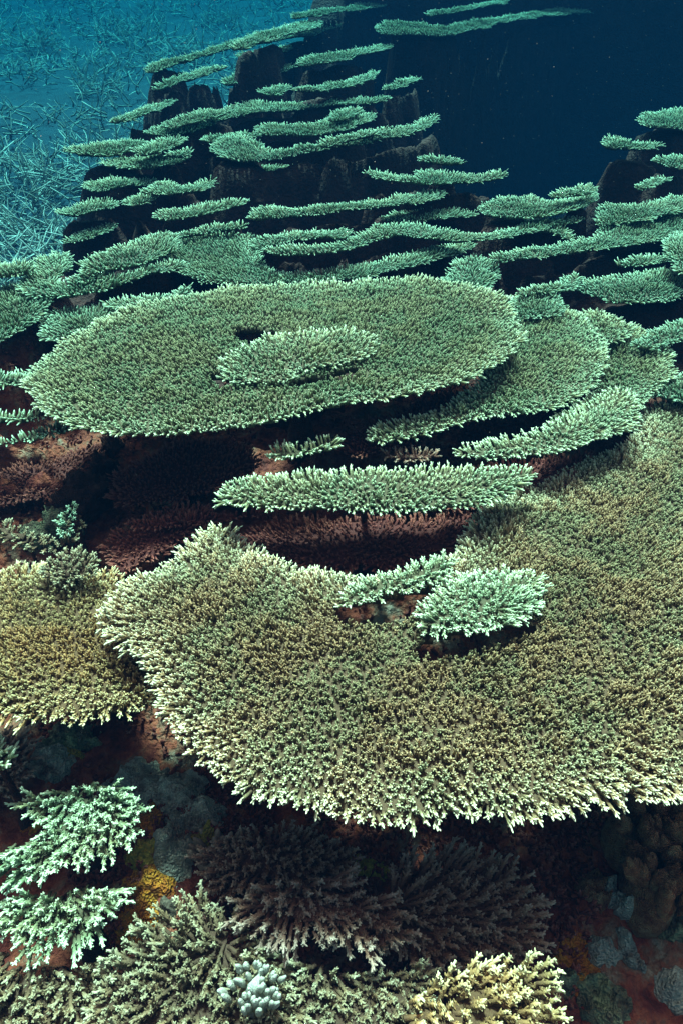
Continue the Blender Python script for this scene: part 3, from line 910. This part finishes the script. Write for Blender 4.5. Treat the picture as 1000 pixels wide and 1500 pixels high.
def crust_mesh(p, rad, mat, seed, name):
    """irregular crust that follows the rock: domed, pitted, with a ragged outline"""
    n = 56
    a = np.linspace(-1.35, 1.35, n)
    U, W = np.meshgrid(a, a)
    th = np.arctan2(W, U)
    rr = np.hypot(U, W) / (1 + .55 * fbm(np.cos(th) * 1.6 + seed, np.sin(th) * 1.6, 3, seed) * 2 * .6)
    X = p[0] + U * rad[0]; Y = p[1] + W * rad[1]
    dome = np.clip(1 - rr ** 2, -.6, 1)
    rough = fbm(X * 60 + seed, Y * 60, 4, seed + 2)
    pits = np.clip(.30 - vnoise(X * 75, Y * 75, seed + 4), 0, 1)
    lob = 1 - np.abs(2 * fbm(X * 28 + seed, Y * 28, 2, seed + 7))
    h = rad[2] * (dome * (.35 + .75 * lob) + 1.3 * rough * (rr < 1.1) - 1.1 * pits)
    base = ground_z(X, Y)
    Z = base + h
    Z = np.where(rr > 1.05, base - .02, Z)
    V = np.stack([X - p[0], Y - p[1], Z - p[2]], -1).reshape(-1, 3)
    k = np.arange(n * n).reshape(n, n)
    q = np.stack([k[:-1, :-1], k[:-1, 1:], k[1:, 1:], k[1:, :-1]], -1).reshape(-1, 4)
    keep = (rr.ravel()[q] < 1.2).any(1)
    q = q[keep]; used = np.unique(q); rm = np.full(n * n, -1); rm[used] = np.arange(len(used))
    return mesh_np(name, V[used], rm[q], mat)


def lump(u, v, rad, mat, label, name, cat, seed, **kw):
    p = at_ground(u, v)
    o = link(name, crust_mesh(p, (rad[0] * 1.15, rad[1] * 1.3, rad[2] * (.75 if cat == 'sponge' else 1.15)), mat, seed, name), loc=p)
    o['label'] = label; o['category'] = cat
    return o


LUMPS = [
    (75, 1118, (.045, .035, .03), M_TEAL, "pale blue grey lump of dead coral under the yellowish table coral", 'dead_coral', 'rock'),
    (110, 1085, (.055, .035, .035), M_GTURF, "dull green crusted rock just below the yellowish table coral's rim", 'crusted_rock', 'rock'),
    (205, 1150, (.07, .05, .035), M_GREY, "smooth grey slab of dead coral left of the huge table's fringe", 'dead_coral', 'rock'),
    (265, 1165, (.05, .04, .03), M_GREY, "grey knob of dead coral against the huge table's lower left fringe", 'dead_coral', 'rock'),
    (255, 1245, (.035, .055, .03), M_TEAL, "blue grey ridge of dead coral right of the orange sponges", 'dead_coral', 'rock'),
    (300, 1190, (.045, .03, .03), M_GREY, "pale grey ridge under the fringe, right of the maroon pit", 'dead_coral', 'rock'),
    (245, 1330, (.018, .016, .02), M_PALE, "small pale rounded knob beside the orange sponge", 'coral_knob', 'coral'),
    (300, 1225, (.028, .028, .02), M_YELLOW, "olive yellow sponge on the grey ridge", 'encrusting_sponge', 'sponge'),
    (212, 1248, (.04, .022, .02), M_YELLOW, "dull gold sponge right of the upper bright branching coral", 'encrusting_sponge', 'sponge'),
    (222, 1205, (.03, .03, .02), M_ORANGE, "brown orange sponge nearest the grey slab", 'encrusting_sponge', 'sponge'),
    (222, 1292, (.045, .022, .022), M_ORANGE, "bright golden orange sponge in the middle of the rubble", 'encrusting_sponge', 'sponge'),
    (196, 1350, (.04, .055, .02), M_ORANGE, "rusty orange sponge lowest of the sponges", 'encrusting_sponge', 'sponge'),
    (100, 1105, (.03, .018, .016), M_YELLOW, "ochre sponge smear in the dark under the left table coral", 'encrusting_sponge', 'sponge'),
    (50, 1200, (.025, .03, .02), M_ORANGE, "dark orange sponge in the bite of the upper bright branching coral", 'encrusting_sponge', 'sponge'),
    (540, 1270, (.05, .02, .02), M_YELLOW, "dim yellowish crust in the shade below the huge table", 'encrusting_sponge', 'sponge'),
    (905, 1245, (.03, .025, .03), M_KNOB, "small brown crusted knob in the dark at lower right", 'coral_knob', 'coral'),
    (870, 1300, (.03, .03, .03), M_KNOB, "rough reddish knob left of the finger corals", 'coral_knob', 'coral'),
    (888, 1310, (.02, .02, .02), M_TEAL, "round blue grey stone left of the finger corals", 'crusted_rock', 'rock'),
    (915, 1330, (.02, .02, .045), M_TEAL, "upright grey green stone below the finger corals", 'crusted_rock', 'rock'),
    (882, 1395, (.035, .02, .022), M_TEAL, "wedge shaped teal stone, left of a pair in the lower right dark", 'crusted_rock', 'rock'),
    (918, 1398, (.022, .028, .03), M_TEAL, "blocky teal stone, right of a pair in the lower right dark", 'crusted_rock', 'rock'),
    (985, 1360, (.035, .025, .025), M_GTURF, "bright green turf covered stone at the right edge", 'crusted_rock', 'rock'),
    (880, 1480, (.04, .04, .04), M_GTURF, "olive mottled stone at the bottom edge right of the yellow coral", 'crusted_rock', 'rock'),
    (985, 1450, (.03, .03, .02), M_TEAL, "bluish stone in the bottom right corner", 'crusted_rock', 'rock'),
    (845, 1420, (.04, .04, .02), M_ORANGE, "dark rust crust beside the tips of the yellow coral", 'encrusting_sponge', 'sponge'),
    (820, 1440, (.025, .02, .03), M_GTURF, "small grey green stone touching the yellow coral's tips", 'crusted_rock', 'rock'),
]
for i, (u, v, rad, mt, lab, nm, cat) in enumerate(LUMPS):
    lump(u, v, rad, mt, lab, nm, cat, 60 + i * 3, up=.25, rot=rng.uniform(0, 3))


def fingers(u, v, z, spread, n, rad, h, mat, label, name='finger_coral', seed=1, cat='coral', sub=3):
    r = np.random.default_rng(seed)
    p = at_z(u, v, z) if z is not None else at_ground(u, v)
    gz = float(ground_z(p[0], p[1]))
    root = thing(name, label, cat, (p[0], p[1], min(gz, p[2])))
    dzv = p[2] - min(gz, p[2])
    link("base", lump_mesh((spread[0] * .9, spread[1] * .9, max(.02, dzv + .01)), mat, seed + 9, .25, 3, name='base'), root)
    for k in range(n):
        a = r.uniform(0, 6.28); q = math.sqrt((k + .5) / n)
        x, y = math.cos(a) * spread[0] * q, math.sin(a) * spread[1] * q
        hh = h * r.uniform(.7, 1.2)
        me = lump_mesh((rad * r.uniform(.8, 1.15), rad * r.uniform(.8, 1.15), hh), mat, seed * 7 + k, .34, sub, 2.8, 'finger',
                       ctr=(x, y, dzv + hh * .5), tilt=x / spread[0] * .5, rot=0)
        link("finger", me, root)
    return root


fingers(950, 1200, .70, (.07, .06), 16, .017, .045, M_KNOB, "brown lobed finger coral at the right edge just under the huge table", seed=3)
fingers(965, 1290, .66, (.06, .07), 18, .014, .05, M_KNOB, "tan finger coral with pale tipped lobes at the right, middle of the three", seed=4)
fingers(1000, 1250, .68, (.05, .08), 12, .018, .05, M_KNOB, "brown finger coral cut by the right edge", seed=5)
fingers(372, 1452, .785, (.045, .035), 44, .0050, .015, M_PALE, "cluster of bluish white stubby fingers at the bottom, left of centre", name='stubby_coral', seed=6, sub=2)
fingers(320, 1250, .60, (.05, .05), 20, .008, .03, M_SHADE, "shaded knobbly coral between the grey ridge and the dark hollow", name='stubby_coral', seed=8, sub=2)

# the dead, turf covered spur between the round coral and the left table coral
SPUR = [((150, 700), (.05, .05, .06)), ((125, 735), (.07, .05, .06)), ((95, 765), (.07, .05, .05)), ((60, 790), (.06, .04, .035)),
        ((165, 660), (.03, .03, .04))]
p0 = at_ground(110, 750)
spur = thing("dead_coral_spur", "rugged dead coral spur with green turf in the dark left of centre", "rock", p0)
for i, ((u, v), rad) in enumerate(SPUR):
    p = at_ground(u, v) - p0
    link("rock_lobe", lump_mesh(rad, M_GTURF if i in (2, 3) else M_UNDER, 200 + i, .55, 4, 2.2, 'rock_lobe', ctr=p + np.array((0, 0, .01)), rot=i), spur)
coral([(-40, 770), (10, 765), (50, 782), (90, 790), (108, 772), (118, 745), (122, 760), (110, 790), (70, 806), (20, 795), (-40, 790)],
      "ragged dying coral with green white edge at the left, on the dead spur", z=.96, level='near', sp=.012, length=.014, width=.014,
      mat=M_BUSHY, keep=.7, noisy=.03, lean0=30)
coral([(118, 745), (110, 765), (100, 785), (85, 780), (92, 758), (108, 740)], "small mint green crest on the dead spur at left", z=.99,
      level='near', sp=.010, length=.010, width=.014, mat=M_GREEN, tx=20, noisy=.02)


# ------------------------------------------------------------------ staghorn thickets on the deeper sea floor
def stag_tubes(P, D, L, rad, nseg=4, ns=4, fork=True):
    """curved thin branches; arrays in, one mesh out"""
    n = len(P)
    X, Y, Z = frames(D, rng.uniform(0, 6.28, n))
    bend = rng.choice([-1, 1], n) * rng.uniform(.2, 1.1, n)
    V = []; t = []
    for i in range(nseg + 1):
        f = i / nseg
        c = P + Z * (L * f)[:, None] + X * (L * bend * f * f)[:, None]
        r_ = rad * (1 - .6 * f)
        for k in range(ns):
            th = 2 * math.pi * k / ns
            V.append(c + (X * math.cos(th) + Y * math.sin(th)) * r_[:, None]); t.append(np.full(n, f ** 1.5))
    V = np.stack(V, 1); t = np.stack(t, 1); m_ = V.shape[1]
    T = []
    for i in range(nseg):
        for k in range(ns):
            a, b_ = i * ns + k, i * ns + (k + 1) % ns
            T += [(a, b_, b_ + ns), (a, b_ + ns, a + ns)]
    T = np.array(T)[None] + (np.arange(n) * m_)[:, None, None]
    end = P + Z * (L * .5)[:, None] + X * (L * bend * .25)[:, None]
    return V.reshape(-1, 3), T.reshape(-1, 3), t.ravel(), end, Z, X


def stag_patch(ctrs, per, spread, L0, rad0):
    C = np.repeat(ctrs, per, axis=0); n = len(C)
    a = rng.uniform(0, 6.28, n); q = np.sqrt(rng.uniform(0, 1, n)) * spread
    P = np.column_stack([C[:, 0] + np.cos(a) * q, C[:, 1] + np.sin(a) * q, np.zeros(n)])
    P[:, 2] = base_z(P[:, 0], P[:, 1]) + rng.uniform(0, .16, n)
    el = rng.uniform(-.05, .9, n) ** 1.0; az = a + rng.normal(0, .9, n)
    D = np.column_stack([np.cos(az) * np.cos(el), np.sin(az) * np.cos(el), np.sin(el)])
    L = L0 * rng.uniform(.6, 1.5, n); rad = np.full(n, rad0) * rng.uniform(.8, 1.2, n)
    v1, t1, a1, end, Z, X = stag_tubes(P, D, L, rad)
    D2 = Z + X * rng.choice([-1, 1], n)[:, None] * rng.uniform(.5, 1.2, n)[:, None] + np.array((0, 0, .3))
    v2, t2, a2, *_ = stag_tubes(end, D2, L * rng.uniform(.35, .6, n), rad * .75)
    V = np.concatenate([v1, v2]); T = np.concatenate([t1, t2 + len(v1)])
    return V, T, np.concatenate([a1, a2])


SX = []
while len(SX) < 620:
    y = 5.0 + 17 * rng.random() ** 1.4; x = rng.uniform(-.62, .12) * y
    if x < reef_edge(y) - .35 and vnoise(x * .9, y * .9, 71) > rng.random() * .9:
        SX.append((x, y))
SX = np.array(SX)
V, T, A = stag_patch(SX[:330], 9, .5, .26, .012)
o = link("staghorn_bed", mesh_np("staghorn_bed", V, T, M_STAG, {"tip": A, "tone": np.full(len(A), .5)}))
o['kind'] = 'stuff'; o['label'] = "blue hazed bed of thin staghorn branches beyond the drop at upper left"; o['category'] = 'coral'

STAGS = [((22, 345), "staghorn coral with pale curled branches at the far left just above the crest"),
         ((62, 352), "staghorn coral right above the crest, in front of the dim lowest ledge"),
         ((75, 268), "staghorn coral with long bare branches beside the bright ended ledge"),
         ((40, 300), "staghorn coral in the blue bed left of the blue green ledge"),
         ((150, 140), "greenish dense staghorn clump in the middle of the blue bed"),
         ((165, 62), "staghorn coral with upright forked branches high in the blue bed"),
         ((320, 38), "tall bright staghorn clump just behind the far crest"),
         ((60, 75), "pale wispy staghorn coral near the top left corner")]
for i, ((u, v), lab) in enumerate(STAGS):
    p = at_ground(u, v)
    V, T, A = stag_patch(np.array([[p[0], p[1]]]), 46, .26, .22, .009)
    root = thing("staghorn_coral", lab, "coral", p)
    nb = len(V) // (46 * 2)          # verts per tube
    nt_ = len(T) // (46 * 2)
    for k in range(46):
        vv = np.concatenate([V[k * nb:(k + 1) * nb], V[(46 + k) * nb:(47 + k) * nb]]) - p
        base_t = T[k * nt_:(k + 1) * nt_] - k * nb
        tt = np.concatenate([base_t, base_t + nb])
        aa = np.concatenate([A[k * nb:(k + 1) * nb], A[(46 + k) * nb:(47 + k) * nb]])
        link("branch", mesh_np("branch", vv, tt, M_STAG, {"tip": aa, "tone": np.full(len(aa), .5)}), root)

# ------------------------------------------------------------------ the sea water as haze
hz = bpy.data.materials.new("sea_water"); hz.use_nodes = True
nt = hz.node_tree; nt.nodes.clear()
out = nt.nodes.new("ShaderNodeOutputMaterial")
pv = nt.nodes.new("ShaderNodeVolumePrincipled")
pv.inputs["Color"].default_value = (.0006, .0065, .019, 1)
pv.inputs["Absorption Color"].default_value = (.09, .70, .76, 1)
pv.inputs["Density"].default_value = HAZE_DENSITY
pv.inputs["Anisotropy"].default_value = 0.0
nt.links.new(pv.outputs[0], out.inputs["Volume"])
x0, x1, y0, y1, z0, z1 = -90, 90, -15, 130, -1.4, 3.0
V = [(x, y, z) for z in (z0, z1) for y in (y0, y1) for x in (x0, x1)]
F = [(0, 2, 3, 1), (4, 5, 7, 6), (0, 1, 5, 4), (2, 6, 7, 3), (0, 4, 6, 2), (1, 3, 7, 5)]
o = link("haze", mesh_np("haze", V, F, hz, smooth=False)); o['kind'] = 'stuff'

# ------------------------------------------------------------------ nubby growth covering the shaded rock
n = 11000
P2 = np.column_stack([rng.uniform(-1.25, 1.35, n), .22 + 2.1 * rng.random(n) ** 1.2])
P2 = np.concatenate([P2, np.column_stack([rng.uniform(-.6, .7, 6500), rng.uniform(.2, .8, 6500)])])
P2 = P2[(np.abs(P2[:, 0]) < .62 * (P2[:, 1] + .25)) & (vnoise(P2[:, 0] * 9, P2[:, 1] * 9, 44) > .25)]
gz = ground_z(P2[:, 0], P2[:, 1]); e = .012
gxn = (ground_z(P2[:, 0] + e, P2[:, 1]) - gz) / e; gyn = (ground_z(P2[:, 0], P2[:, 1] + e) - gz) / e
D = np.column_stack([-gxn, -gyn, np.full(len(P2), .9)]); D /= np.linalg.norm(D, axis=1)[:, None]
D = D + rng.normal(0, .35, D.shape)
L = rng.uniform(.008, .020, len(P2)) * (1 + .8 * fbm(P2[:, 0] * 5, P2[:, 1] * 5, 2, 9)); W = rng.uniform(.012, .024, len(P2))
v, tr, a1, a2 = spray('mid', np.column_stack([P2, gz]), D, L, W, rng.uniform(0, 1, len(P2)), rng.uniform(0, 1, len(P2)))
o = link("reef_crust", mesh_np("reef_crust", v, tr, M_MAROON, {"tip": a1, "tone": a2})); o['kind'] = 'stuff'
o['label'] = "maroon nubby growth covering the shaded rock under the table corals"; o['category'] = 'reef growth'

# ------------------------------------------------------------------ specks drifting in the water
n = 1500
P = np.column_stack([rng.uniform(-2.4, 2.8, n), rng.uniform(.9, 6.5, n), rng.uniform(.8, 2.3, n)])
tet = np.array([(1, 1, 1), (1, -1, -1), (-1, 1, -1), (-1, -1, 1)], float)
sz = rng.uniform(.0003, .0007, n)[:, None, None] * (1 + .25 * P[:, 1])[:, None, None]
V = (P[:, None, :] + tet[None] * sz).reshape(-1, 3)
T = (np.array([(0, 1, 2), (0, 3, 1), (0, 2, 3), (1, 3, 2)])[None] + (np.arange(n) * 4)[:, None, None]).reshape(-1, 3)
md, ndt, bb = mat_new("drifting_matter")
bb.inputs["Base Color"].default_value = (.28, .22, .21, 1)
o = link("drifting_specks", mesh_np("drifting_specks", V, T, md)); o['kind'] = 'stuff'
o['label'] = "tiny pale specks drifting in the dark water"; o['category'] = 'particles'
print("TRIS", sum((sum(len(p.vertices) - 2 for p in ob.data.polygons) if len(ob.data.polygons) < 300 else int(len(ob.data.loops) - 2 * len(ob.data.polygons))) for ob in bpy.data.objects if ob.type == 'MESH'))
